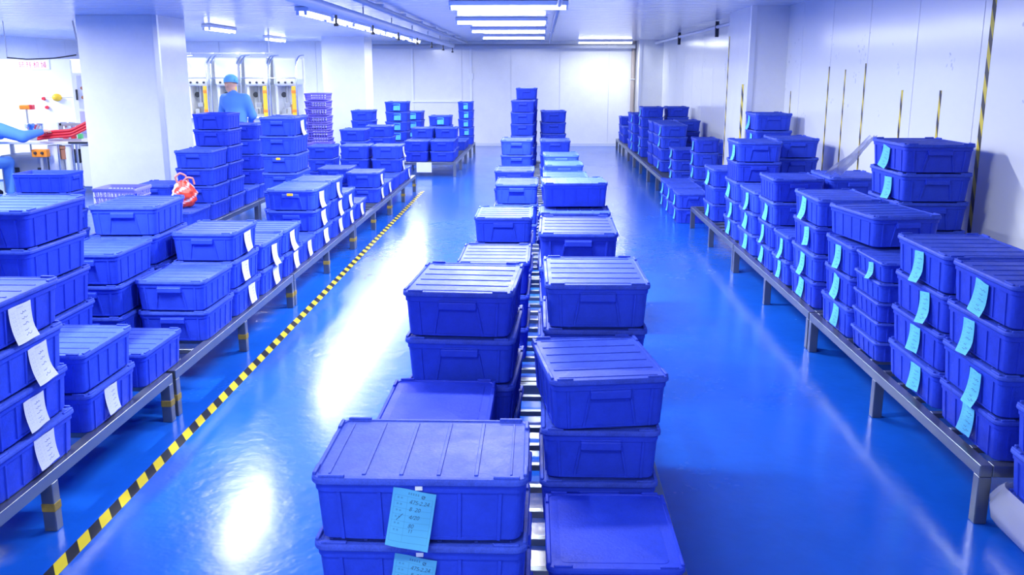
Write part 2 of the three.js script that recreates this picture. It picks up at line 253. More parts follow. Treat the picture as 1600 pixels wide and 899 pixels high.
[[-13.0, -15.4], [-15.42, -17.8], [-17.82, -20.2], [-20.22, -22.0]].forEach(([a, b], i) => bench(`low steel bench along striped wall, ${ord[i + 1]} past the pilaster towards back wall`, 1.75, 2.7, a, b, 'steel benches along the striped wall'));
[[-2.1, -4.48], [-4.52, -6.86], [-6.88, -9.26], [-9.28, -11.6], [-11.62, -13.95]].forEach(([a, b], i) => bench(`low steel bench behind the floor tape, ${ord[5 - i]} from the bench with paper sign`, -2.78, -1.88, a, b, 'steel benches behind the floor tape', .25, true));
[[-2.02, -4.4], [-4.42, -6.8], [-6.82, -9.2], [-9.22, -11.6], [-11.62, -14], [-14.02, -16.4]].forEach(([a, b], i) => bench(`low steel bench of the middle row, ${ord[6 - i]} from the back wall`, -.54, .46, a, b, 'steel benches of the middle row'));
[[-8.6, -11.0], [-11.02, -13.4]].forEach(([a, b], i) => bench(`low steel bench beside the white pillar, ${i ? 'carrying the five-high stack' : 'carrying the red bag'}`, -4.3, -3.38, a, b, 'steel benches by the pillar'));
{
  const o = bench('low steel bench with a white paper sign on its end', -2.4, -1.46, -16.0, -18.4);
  part(o, 'paper_sign', rbox(.26, .17, .002, -.08, .16, 1.2 + .003), paperMat(canvasTex(128, 96, (g, w, h) => { g.fillStyle = '#eef0f8'; g.fillRect(0, 0, w, h); g.fillStyle = '#7f88b8'; for (let j = 0; j < 6; j++) for (let i = 0; i < 9; i++) g.fillRect(10 + i * 12, 10 + j * 14, 7, 6); })));
  bench('low steel bench between the paper-sign bench and the back wall', -2.4, -1.46, -18.45, -20.85, 'benches near back wall'); 
  bench('low steel bench holding the three tag-fronted tall stacks', -3.3, -2.44, -18.0, -20.6);
}

// ------------------------------------------------------------------ bins
// local axes: x = length .58, z = width .41, base at y 0, pitch .18
const BL = .58, BW = .41, BP = .1855;
const wallAt = y => .252 + (.268 - .252) * (y / .135);
function bodyGeo(hollow) {
  const R = [ring(.264, .179, .028, 0), ring(.269, .184, .03, .005), ring(.278, .193, .032, .137), ring(.282, .197, .034, .139), ring(.283, .198, .034, .160), ring(.285, .2, .034, .161), ring(.285, .2, .034, .168)];
  let g;
  if (hollow) { R.push(ring(.283, .198, .034, .17), ring(.274, .189, .03, .17), ring(.26, .175, .026, .13), ring(.244, .159, .024, .008)); }
  const list = [loft(R)];
  for (const s of [-1, 1]) {
    for (const x of [-.215, -.107, 0, .107, .215]) list.push(bar([x * .97, .004, s * .183], [x, .138, s * .1925], [1, 0, 0], [0, 0, s], .013, .0055));
    for (const z of [-.145, .145]) list.push(bar([s * .268, .004, z * .96], [s * .2775, .138, z], [0, 0, 1], [s, 0, 0], .012, .0055));
    for (const e of [-1, 1]) list.push(bar([s * .268, .004, e * .09], [s * .2775, .12, e * .07], [0, 0, 1], [s, 0, 0], .010, .0065));
    list.push(bar([s * .268, .0035, 0], [s * .2687, .012, 0], [0, 0, 1], [s, 0, 0], .32, .004));
    list.push(bar([0, .0035, s * .183], [0, .012, s * .1837], [1, 0, 0], [0, 0, s], .48, .004));
  }
  return merge(list);
}
function lidGeo(ribs) {
  const list = [loft([ring(.279, .194, .034, .159), ring(.288, .203, .036, .159), ring(.29, .205, .036, .162), ring(.29, .205, .036, .172), ring(.287, .202, .034, .178), ring(.277, .192, .03, .179), ring(.274, .189, .028, .1755)])];
  if (ribs) { for (const x of [-.15, -.05, .05, .15]) list.push(rbox(.011, .0044, .35, x, .1762, 0, .0018)); for (const x of [-.243, .243]) list.push(rbox(.006, .0036, .34, x, .1762, 0, .0014)); }
  else list.push(loft([ring(.245, .16, .02, .1752), ring(.245, .16, .02, .1766), ring(.242, .157, .018, .177)]));
  for (const sx of [-1, 1]) for (const sz of [-1, 1]) { list.push(rbox(.07, .008, .011, sx * .232, .181, sz * .196, .003)); list.push(rbox(.011, .008, .055, sx * .281, .181, sz * .155, .003)); }
  return merge(list);
}
function handleGeo(s) { return merge([rbox(.026, .032, .14, s * .284, .125, 0, .006), rbox(.012, .008, .14, s * .281, .142, 0, .003)]); }
const G = { body: bodyGeo(false), open: bodyGeo(true), lid: lidGeo(true), flat: lidGeo(false), h1: handleGeo(1), h2: handleGeo(-1) };
function crateGeo() {
  const list = [loft([ring(.25, .17, .03, 0), ring(.25, .17, .03, .006)])];
  const band = (y0, y1, a) => loft([ring(a, a - .08, .03, y0), ring(a + .006, a - .074, .03, (y0 + y1) / 2), ring(a + .004, a - .076, .03, y1), ring(a - .008, a - .088, .026, y1), ring(a - .008, a - .088, .026, y0), ring(a, a - .08, .03, y0)], false, false);
  list.push(band(0, .03, .256), band(.135, .17, .272), band(.075, .09, .263));
  for (const s of [-1, 1]) { for (let i = -5; i <= 5; i++) list.push(bar([i * .044, .01, s * .172], [i * .046, .16, s * .188], [1, 0, 0], [0, 0, s], .016, .006)); for (let i = -3; i <= 3; i++) list.push(bar([s * .252, .01, i * .045], [s * .268, .16, i * .047], [0, 0, 1], [s, 0, 0], .016, .006)); }
  return merge(list);
}
G.crate = crateGeo();
function sheetGeo(w, h, bend, curl) {   // paper hanging from its top edge, in local x/y, bulging to +z
  const g = new THREE.PlaneGeometry(w, h, 6, 8); g.translate(0, -h / 2, 0); const p = g.attributes.position;
  for (let i = 0; i < p.count; i++) { const t = -p.getY(i) / h, x = p.getX(i) / w; p.setZ(i, .004 + bend * t * t + curl * Math.max(0, t - .7) * (1 + x) + .003 * Math.sin(x * 5 + t * 3)); }
  g.computeVertexNormals(); return g;
}
const SHEETS = [sheetGeo(.125, .14, .014, .02), sheetGeo(.11, .148, .018, .03), sheetGeo(.12, .125, .014, .0), sheetGeo(.115, .148, .018, .03)];
const ROWS = {};
const count = { n: 0 };
function oneBin(o) {   // {cx,cz,y,turn,L,W,P,kind,mat,tag,side,label,group}
  const crate = o.kind === 'crate', root = thing(crate ? 'slatted_crate' : o.kind === 'open' ? 'open_bin' : 'storage_bin', o.label, crate ? 'crate' : 'bin', o.cx, o.y, o.cz, o.turn, o.group);
  root.scale.set(o.L / BL, o.P / BP, o.W / BW);
  const m = o.mat;
  if (crate) { part(root, 'body', G.crate, m); return root; }
  part(root, 'body', o.kind === 'open' ? G.open : G.body, m);
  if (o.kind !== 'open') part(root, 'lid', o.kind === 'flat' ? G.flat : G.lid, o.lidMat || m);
  part(root, 'handle', G.h1, m); part(root, 'handle', G.h2, m);
  if (o.tag) {
    const front = o.tag === 'front', k = front ? 3 : o.low ? 2 : Math.floor(rnd() * 3), t = part(root, 'tag', SHEETS[k], front ? M.tagFront : o.tag === 'white' ? M.tagWhite : M.tagCyan);
    t.userData.label = front ? 'cyan paper tag with printed form and handwriting' : o.tag === 'white' ? 'whitish paper tag' : 'cyan paper tag';
    const s = o.side; t.position.set((front ? -.01 : rr(-.06, .08)) * s, front ? .146 : o.low ? .156 : rr(.135, .155), s * .197); t.rotation.y = s > 0 ? 0 : Math.PI; t.rotation.z = front ? -.16 : rr(-.22, .22) * (o.tag === 'white' ? .35 : 1) * (o.low ? .4 : 1);
    if (o.tag === 'white') t.scale.x = 1.15;
    if (front) { const c = part(root, 'clip', rbox(.02, .014, .006, .0, .153, s * .199, .002), M.white); c.userData.label = 'white plastic tag clip'; }
  }
  return root;
}
// stack: row key, x range, z range (near, far), count, options
const stacks = [];
function S(row, x0, x1, zn, zf, n, o = {}) { stacks.push({ row, x0, x1, zn, zf, n, ...o }); }
// ---- striped-wall side, front row on the bench edge
const RF = 'wr', RB = 'wb', LF = 'lf', LB = 'lb', CL = 'cl', CR = 'cr', PB = 'pb', FB = 'fb', FL = 'fl';
S(RF, 1.78, 2.19, -3.46, -4.02, 4, { tag: 'cyan' }); S(RF, 1.78, 2.21, -4.04, -4.66, 4, { tag: 'cyan' });
S(RF, 1.77, 2.17, -4.76, -5.2, 5, { pitch: .108, topTag: 'cyan' }); S(RF, 1.76, 2.15, -5.21, -5.74, 3, { tag: 'cyan' });
S('tilt', 1.79, 2.2, -5.14, -5.73, 1, { base: .802, turn: .14 });
S(RF, 1.76, 2.17, -5.9, -6.5, 4, { tag: 'cyan' }); S(RF, 1.76, 2.16, -6.58, -7.02, 2, { tag: 'cyan' }); S(RF, 1.76, 2.16, -7.08, -7.58, 4, { tag: 'cyan' });
S(RF, 1.76, 2.17, -7.68, -8.3, 3, { tag: 'cyan' }); S(RF, 1.76, 2.17, -8.42, -8.97, 5, { tag: 'cyan' }); S(RF, 1.76, 2.17, -9.55, -10.12, 3, { tag: 'cyan' });
// floor stacks in the bench gap
S('gap', 1.62, 2.0, -11.0, -11.5, 2, { base: 0, tag: 'cyan' }); S('gap', 1.62, 2.02, -11.62, -12.1, 2, { base: 0, tag: 'cyan' }); S('gap', 1.62, 2.02, -12.2, -12.72, 2, { base: 0, tag: 'cyan' });
S('gapb', 2.05, 2.37, -12.45, -12.95, 5, { base: 0, tag: 'cyan' });
// past the pilaster
S(RF, 1.87, 2.27, -13.25, -13.8, 3, { pitch: .15, tag: 'cyan' }); S(RF, 1.85, 2.26, -14.5, -15.05, 4, { tag: 'cyan' }); S(RF, 1.85, 2.26, -15.1, -15.65, 4); S(RF, 1.83, 2.24, -15.7, -16.25, 4);
S(RF, 1.81, 2.22, -17.1, -17.65, 5, { tag: 'cyan' }); S(RF, 1.78, 2.19, -18.3, -18.85, 4, { tag: 'cyan' }); S(RF, 1.78, 2.19, -18.95, -19.5, 4); S(RF, 1.78, 2.19, -20.5, -21.05, 2); S(RF, 1.78, 2.19, -21.2, -21.8, 3);
// second row against the wall
S(RB, 2.22, 2.66, -5.78, -6.4, 6, { topTag: 'cyan', tag2: 'cyan' }); S(RB, 2.22, 2.66, -7.2, -7.78, 4); S(RB, 2.21, 2.62, -8.86, -9.45, 5); S(RB, 2.28, 2.68, -10.1, -10.65, 6, { topTag: 'cyan', tag2: 'cyan' });
S(RB, 2.3, 2.69, -13.5, -14.05, 3); S(RB, 2.29, 2.69, -15.9, -16.45, 4); S(RB, 2.28, 2.69, -17.2, -17.75, 5);
// floor stack at the bench end
S('end', 1.8, 2.22, -2.84, -3.4, 3, { base: 0 });
// ---- behind the floor tape, front row
S(LF, -2.31, -1.89, -2.95, -3.53, 4, { tag: 'white' }); S(LF, -2.29, -1.89, -3.64, -4.13, 2, { botTag: 'white' }); S(LF, -2.27, -1.9, -4.23, -4.72, 1);
S(LF, -2.3, -1.89, -5.04, -5.56, 2); S(LF, -2.29, -1.89, -5.58, -6.12, 3, { tag: 'white' }); S(LF, -2.3, -1.89, -6.15, -6.7, 2, { tag: 'white' }); S(LF, -2.3, -1.89, -6.72, -7.26, 2, { tag: 'white' });
S(LF, -2.28, -1.9, -7.28, -7.72, 1, { tag: 'white' }); S(LF, -2.33, -1.9, -7.76, -8.4, 3, { sticker: 2, tag: 'white' }); S(LF, -2.3, -1.9, -8.44, -8.97, 3, { tag: 'white' }); S(LF, -2.31, -1.9, -9.0, -9.5, 2, { tag: 'white' });
S(LF, -2.3, -1.9, -9.55, -10.1, 1, { tag: 'white' }); S(LF, -2.3, -1.9, -10.85, -11.4, 2, { tag: 'white' }); S(LF, -2.29, -1.9, -11.45, -11.98, 1, { tag: 'white' }); S(LF, -2.29, -1.9, -12.04, -12.56, 1);
S(LF, -2.31, -1.9, -12.62, -13.12, 3, { tag: 'white' }); S(LF, -2.27, -1.9, -13.2, -13.68, 1, { tag: 'white' });
S(LB, -2.75, -2.305, -4.06, -4.64, 5); S(LB, -2.71, -2.31, -4.9, -5.42, 3); S(LB, -2.74, -2.32, -5.46, -6.02, 4, { turnTop: .05 }); S(LB, -2.76, -2.4, -9.1, -9.68, 6, { topTag: 'white', sticker: 3 });
S(LB, -2.74, -2.34, -12.62, -13.12, 3); S(LB, -2.74, -2.34, -11.3, -11.85, 2); 
// ---- middle bench, left and right column
S(CL, -.565, -.02, -2.09, -2.5, 3, { along: 'x', tag: 'front', m: 1 }); S(CL, -.54, -.16, -2.74, -3.26, 2, { kind: 'flat', pitch: .2 }); S(CL, -.5, -.08, -3.3, -3.86, 4, { turn: -.05 }); S(CL, -.44, -.05, -4.74, -5.3, 3);
S(CL, -.46, -.05, -6.28, -6.86, 3); S(CL, -.41, -.02, -8.22, -8.8, 3); S(CL, -.47, -.06, -9.35, -9.9, 3); S(CL, -.49, -.1, -11.2, -11.75, 4); S(CL, -.48, -.1, -14.75, -15.3, 6); S(CL, -.42, -.06, -15.5, -16.05, 7);
S(CR, .02, .41, -2.31, -2.79, 1, { kind: 'flat' }); S(CR, .0, .4, -2.86, -3.37, 3, { turn: .0, turnTop: .15 }); S(CR, .01, .42, -3.45, -4.02, 4); S(CR, -.01, .4, -4.6, -5.2, 4);
S(CR, -.02, .5, -6.5, -6.92, 3, { along: 'x' }); S('lift', .0, .48, -6.72, -7.14, 1, { along: 'x', base: .797, turn: .06 }); S(CR, .02, .46, -8.8, -9.35, 3, { m: 4 }); S(CR, .04, .46, -10.0, -10.5, 3, { m: 4 }); S(CR, .02, .46, -11.2, -11.75, 3, { m: 4 }); S(CR, -.02, .42, -13.2, -13.8, 3, { pitch: .19 }); S(CR, -.01, .4, -15.25, -15.8, 5, { turn: .05 });
// ---- benches by the pillar
S(PB, -3.8, -3.39, -8.85, -9.42, 1); S(PB, -3.79, -3.39, -9.5, -10.05, 4); S(PB, -3.8, -3.4, -10.1, -10.62, 6, { kindTop: 'open' }); S(PB, -3.8, -3.4, -10.66, -11.15, 1); S(PB, -3.82, -3.4, -11.2, -11.75, 5); S('pbb', -4.26, -3.84, -9.5, -10.05, 2);
S('stand', -5.2, -4.64, -8.95, -9.36, 4, { base: 0, pitch: .2, along: 'x', kindTop: 'open' }); 
S('bask', -3.97, -3.54, -8.02, -8.4, 3, { base: 0, pitch: .2, along: 'x' });
// ---- far end
S(FB, -2.36, -1.94, -16.08, -16.62, 2); S(FB, -1.92, -1.5, -16.08, -16.62, 2); S(FB, -2.34, -1.93, -16.8, -17.32, 3); S(FB, -1.91, -1.51, -16.8, -17.32, 3); S(FB, -2.1, -1.68, -17.5, -18.02, 4, { endTag: 'cyan' });
S(FB, -1.9, -1.5, -18.5, -19.0, 1); S(FB, -1.9, -1.5, -19.1, -19.6, 1); S(FB, -1.78, -1.36 - .1, -20.1, -20.6, 5, { endTag: 'cyan' });
S(FL, -2.88, -2.48, -19.5, -20.1, 4, { endTag: 'cyan' }); S(FL, -3.07, -2.62, -18.4, -18.95, 5, { endTag: 'cyan', pitch: .19 });
S('ff', -2.92, -2.46, -15.4, -15.95, 5, { base: 0, turnTop: .1 }); S('ff', -3.5, -3.08, -17.2, -17.72, 6, { base: 0 }); S('ff', -3.12, -2.72, -14.4, -14.95, 5, { base: 0 }); S('ff', -3.38, -3.0, -13.4, -13.95, 4, { base: 0 });
S('cr8', -3.8, -3.42, -15.0, -15.5, 12, { base: 0, pitch: .12, kind: 'crate', m: 5 }); S('cr8', -3.56, -3.18, -14.05, -14.5, 6, { base: 0, pitch: .12, kind: 'crate', m: 5 });

const rowText = {
  wr: ['front stack from back wall along striped wall', 'bins in the front row along the striped wall'], wb: ['stack from back wall, row touching striped wall', 'bins in the row against the striped wall'],
  lf: ['stack from back wall, edge row behind floor tape', 'bins in the edge row behind the floor tape'], lb: ['stack from back wall, inner row behind floor tape', 'bins in the inner row behind the floor tape'],
  cl: ['stack from back wall, tape-side column of middle bench', 'bins in the tape-side column of the middle bench'], cr: ['stack from back wall, wall-side column of middle bench', 'bins in the wall-side column of the middle bench'],
  pb: ['stack from back wall, edge row beside white pillar', 'bins on the benches by the pillar'], pbb: ['stack behind red bag beside white pillar', 'bins behind the red bag'],
  fb: ['stack from back wall on paper-sign bench row', 'bins on the benches near the back wall'], fl: ['stack from back wall on tag-fronted bench', 'bins on the tag-fronted bench'],
  ff: ['floor stack from back wall, beside paper-sign bench', 'floor stacks by the paper-sign bench'], cr8: ['violet crate stack from back wall', 'violet slatted crates'],
  gap: ['floor stack from back wall in the bench gap', 'floor bins in the bench gap'], gapb: ['floor stack touching the pilaster', 'floor bins at the pilaster'],
  end: ['floor stack at end of wall bench', 'floor bins at the bench end'], stand: ['floor stack with open top bin, before machines', 'floor bins before the machines'], bask: ['floor stack under the pale basket', 'floor bins under the basket'],
  tilt: ['', ''], lift: ['', ''],
};
const nth = k => k + (k % 100 > 10 && k % 100 < 14 ? 'th' : ['th', 'st', 'nd', 'rd'][k % 10] || 'th');
const lvl = (i, n) => n === 1 ? 'alone' : i === 0 ? 'bottom' : i === n - 1 ? 'topmost' : i === 1 ? 'second up' : i === 2 ? 'third up' : nth(i + 1) + ' up';
const byRow = {}; for (const s of stacks) (byRow[s.row] ||= []).push(s);
for (const r of Object.keys(byRow)) {
  const list = byRow[r].slice().sort((a, b) => a.zf - b.zf || a.x0 - b.x0);
  list.forEach((s, k) => s.ord = list.length > 1 ? nth(k + 1) + ' ' : '');
}
const tall = {};
for (const s of stacks) {
  const P = s.pitch || .18, base = s.base ?? .25, alongX = s.along === 'x';
  const L = alongX ? s.x1 - s.x0 : s.zn - s.zf, W = alongX ? s.zn - s.zf : s.x1 - s.x0, cx = (s.x0 + s.x1) / 2, cz = (s.zn + s.zf) / 2;
  for (let i = 0; i < s.n; i++) {
    const top = i === s.n - 1, kind = (top && s.kindTop) || s.kind || 'std';
    const mi = s.m ?? Math.floor(rnd() * 4), mat = mi === 4 ? M.pale : mi === 5 ? M.violet : M.bins[mi];
    let tag = s.tag === 'front' ? (i ? 'front' : null) : s.tag && rnd() < .92 ? s.tag : null; if (top && s.topTag) tag = s.topTag; if (i === s.n - 2 && s.tag2) tag = s.tag2; if (i === 0 && s.botTag) tag = s.botTag;
    const side = alongX ? 1 : s.x0 > .5 ? -1 : 1;
    let turn = (alongX ? 0 : Math.PI / 2) + (s.turn || 0) + rr(-.012, .012) + (top ? s.turnTop || 0 : 0);
    const jx = i && !top ? rr(-.006, .006) : rr(-.004, .004), jz = i ? rr(-.006, .006) : 0;
    const adj = kind === 'crate' ? 'violet slatted crate' : kind === 'open' ? 'lidless blue bin' : kind === 'flat' ? 'flat-lid blue bin' : tag === 'front' || tag === 'cyan' ? 'cyan-tagged blue bin' : tag === 'white' ? 'white-tagged blue bin' : mi === 4 ? 'pale blue lidded bin' : 'blue ribbed-lid bin';
    let label = s.row === 'tilt' ? 'blue bin set askew on top of two stacks beside the wall bench' : s.row === 'lift' ? 'crosswise blue bin with lid ajar, set atop a crosswise stack of three' : `${adj}, ${lvl(i, s.n)}, ${s.ord}${rowText[s.row][0]}`;
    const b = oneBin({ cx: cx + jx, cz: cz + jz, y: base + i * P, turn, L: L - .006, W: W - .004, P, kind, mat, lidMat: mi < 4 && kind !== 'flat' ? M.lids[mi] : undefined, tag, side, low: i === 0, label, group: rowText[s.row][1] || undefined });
    if (s.sticker === i) { const k = part(b, 'sticker', rbox(.004, .022, .05, -.3, .14, .0, .0015), M.yellow); k.userData.label = 'yellow tape patch'; }
    if (s.endTag && i > 0) { const t = part(b, 'tag', SHEETS[2], M.tagCyan); t.userData.label = 'cyan paper tag'; t.position.set(-.289, .15, .02); t.rotation.y = -Math.PI / 2; }
  }
}

// ------------------------------------------------------------------ loose things on and around the bins
{
  const b = oneBin({ cx: -3.755, cz: -8.21, y: .6, turn: 0, L: .42, W: .37, P: .17, kind: 'crate', mat: M.clearViolet, label: 'pale violet slatted basket on a floor stack of blue bins' }); 
  // red carrier bag standing on a lid
  const g = new THREE.SphereGeometry(1, 40, 30), p = g.attributes.position, col = new Float32Array(p.count * 3), R = lin(.8, .07, .035), W = lin(.86, .8, .8);
  for (let i = 0; i < p.count; i++) {
    let x = p.getX(i), y = p.getY(i), z = p.getZ(i); const a = Math.atan2(z, x);
    const cr = 1 + .07 * Math.sin(a * 5 + y * 4) + .06 * Math.sin(a * 9 - y * 7) + .04 * Math.sin(y * 15 + a * 3), top = y > .2 ? 1 - .35 * (y - .2) / .8 : 1;
    p.setXYZ(i, Math.sign(x) * Math.pow(Math.abs(x), .7) * .115 * cr * top, .125 + Math.max(-.93, y) * .135 * (1 + .05 * Math.sin(a * 4)), Math.sign(z) * Math.pow(Math.abs(z), .7) * .09 * cr * top);
    const white = (Math.sin(a * 2.2 + 1.6) > .8 && y > -.55 && y < .75) || Math.sin(a * 3 + y * 6) > .93; const c = white ? W : R; col.set([c.r, c.g, c.b], i * 3);
  }
  g.setAttribute('color', new THREE.BufferAttribute(col, 3)); g.computeVertexNormals();
  const o = thing('carrier_bag', 'crumpled red plastic carrier bag with white print on a bin lid', 'bag', -3.58, .438, -9.2, .5);
  part(o, 'bag_body', g, new THREE.MeshPhysicalMaterial({ vertexColors: true, roughness: .35 }));
  const hm = new THREE.MeshPhysicalMaterial({ color: lin(.8, .32, .28), roughness: .4 });
  part(o, 'bag_handle', tube([[-.06, .24, 0], [-.075, .3, .01], [-.03, .335, .015], [.02, .31, .01], [.045, .25, 0]], .011, 24, 6), hm);
  part(o, 'bag_handle', tube([[-.02, .24, .02], [.03, .29, .03], [.085, .28, .03], [.1, .22, .02]], .011, 24, 6), hm);
}
function crumple(nx, ny, f) { const g = new THREE.PlaneGeometry(1, 1, nx, ny), p = g.attributes.position; for (let i = 0; i < p.count; i++) { const v = f(p.getX(i) + .5, p.getY(i) + .5); p.setXYZ(i, v[0], v[1], v[2]); } g.computeVertexNormals(); return g; }
{
  const g = crumple(16, 26, (u, v) => { const w = .05 + .1 * (1 - v); return [(u - .5) * w - .05 + .06 * v, v * .33 + .008 * Math.sin(u * 14 + v * 7), .62 * v + .012 * Math.sin(u * 9 + v * 4) + .008 * Math.sin(u * 17 - v * 9)]; });
  const o = sh(new THREE.Mesh(g, M.film)); o.name = 'plastic_sheet'; o.position.set(2.33, .985, -7.3); o.userData = { label: 'white crumpled plastic sheet between two stacks beside striped wall', category: 'sheet' }; scene.add(o);
  const R = []; for (const [a, b, y, k] of [[.292, .212, .196, .003], [.305, .226, .17, .008], [.325, .246, .12, .012], [.318, .24, .075, .014], [.3, .222, .045, .012]]) R.push(ring(a, b, .05, y, 10).map(([x, yy, z], i) => [x * (1 + 1.6 * k * Math.sin(i * 1.3)), yy + 1.4 * k * Math.sin(i * .7) + k * Math.sin(i * 2.1), z * (1 + 2 * k * Math.cos(i * 1.7))]));
  const l = sh(new THREE.Mesh(loft(R, false, false, 1.2), M.film)); l.name = 'plastic_liner'; l.position.set(2.01, 0, -3.12); l.rotation.y = Math.PI / 2; l.userData = { label: 'translucent plastic liner draped over the lowest bin of the bench-end floor stack', category: 'liner' }; scene.add(l);
}

// ------------------------------------------------------------------ machine area
const strokes = { a: [[0, .8, .4, .9], [.2, .9, .2, 0], [0, .55, .42, .55], [.05, .3, .38, .3], [.55, .9, .95, .9], [.75, .9, .75, .6], [.6, .6, .6, .1], [.6, .6, .9, .6], [.9, .6, .95, .1]], b: [[.05, .9, .35, .8], [.2, 1, .2, 0], [.0, .6, .4, .6], [.55, .85, .95, .85], [.5, .6, 1, .6], [.55, .35, .95, .35], [.75, .9, .75, 0]], c: [[0, .7, .45, .7], [.22, 1, .22, 0], [.22, .65, 0, .3], [.22, .65, .42, .4], [.6, .9, .6, .3], [.6, .3, .5, 0], [.6, .9, .9, .9], [.9, .9, .9, .1], [.9, .1, 1, .1]], d: [[0, .7, .35, .7], [.18, 1, .18, 0], [.4, .75, 1, .75], [.75, 1, .95, 0], [.45, .45, .75, .45], [.5, .6, .45, .1], [.65, .6, .65, .1], [.9, 1, .97, .9], [.98, .5, .7, .05]] };
const signTex = canvasTex(256, 72, (g, w, h) => { g.fillStyle = '#f6f4f6'; g.fillRect(0, 0, w, h); g.strokeStyle = '#d0375a'; g.lineWidth = 4; ['a', 'b', 'c', 'd'].forEach((k, i) => { for (const [x0, y0, x1, y1] of strokes[k]) { g.beginPath(); g.moveTo(12 + i * 62 + x0 * 44, 62 - y0 * 50); g.lineTo(12 + i * 62 + x1 * 44, 62 - y1 * 50); g.stroke(); } }); });
const knob = (x, y, z, r = .03) => new THREE.CylinderGeometry(r * .8, r, .035, 14).rotateX(Math.PI / 2).translate(x, y, z);
function glazedMachine(x, z, label) {
  const o = thing('press_machine', label, 'machine', x, 0, z, 0, 'row of glazed machines'), w = .44;
  part(o, 'lower_cabinet', rbox(w, .95, .7, 0, .475, 0, .02), M.white);
  part(o, 'worktop', rbox(w + .02, .03, .8, 0, .965, .04, .01), M.white);
  part(o, 'rear_column', rbox(w, 1.05, .2, 0, 1.5, -.25, .02), M.white);
  const h = part(o, 'header', rbox(w, .5, .5, 0, 1.77, 0, .05), M.white);
  for (const k of [-.12, 0, .12]) part(h, 'knob', knob(k, 1.58, .26, .022), M.dark);
  part(o, 'side_post', rbox(.05, .56, .3, -w / 2 + .025, 1.25, 0, .01), M.white);
  const f = part(o, 'safety_column', rbox(.075, .54, .06, w / 2 - .06, 1.25, .3, .012), M.yellow);
  for (const y of [1.08, 1.42]) part(f, 'safety_cap', rbox(.082, .06, .066, w / 2 - .06, y, .3, .01), M.orange);
  part(o, 'press_ram', merge([rod([-.03, 1.2, .03], [-.03, 1.52, .03], .03), rbox(.1, .08, .1, -.03, 1.18, .03, .01)]), M.grey);
  part(o, 'fixture_plate', merge([rbox(.26, .04, .2, -.02, 1.0, .08, .006), rbox(.08, .1, .08, -.08, 1.06, .08, .008)]), M.grey);
  part(o, 'bracket', rbox(.05, .18, .05, .06, 1.1, .05, .008), M.rust);
  part(o, 'gauge', knob(-.1, 1.36, .03, .05), M.dark);
  const a = part(o, 'guard_frame', merge([tube([[w / 2 + .02, .98, .42], [w / 2 + .02, 1.6, .42], [w / 2 + .02, 1.92, .36], [w / 2 + .02, 2.04, .12], [w / 2 + .02, 2.06, -.2]], .014, 40), tube([[-w / 2 - .01, .98, .42], [-w / 2 - .01, 1.6, .42], [-w / 2 - .01, 1.92, .36], [-w / 2 - .01, 2.04, .12], [-w / 2 - .01, 2.06, -.2]], .014, 40), rod([-w / 2 - .01, 1.66, .42], [w / 2 + .02, 1.66, .42], .009)]), M.chrome);
  part(o, 'guard_pane', box(w / 2 + .016, w / 2 + .02, .99, 1.64, -.1, .41), new THREE.MeshPhysicalMaterial({ color: lin(.9, .93, .95), roughness: .08, transmission: 1, thickness: 0 }));
  return o;
}
[[-6.2, 'white machine with yellow safety column nearest the square pillar'], [-5.66, 'white machine that the blue-clad worker stands at'], [-5.12, 'white machine with yellow column right beside the worker'], [-4.6, 'white machine with yellow column nearest the violet crates']].forEach(([x, l]) => glazedMachine(x, -17.2, l));
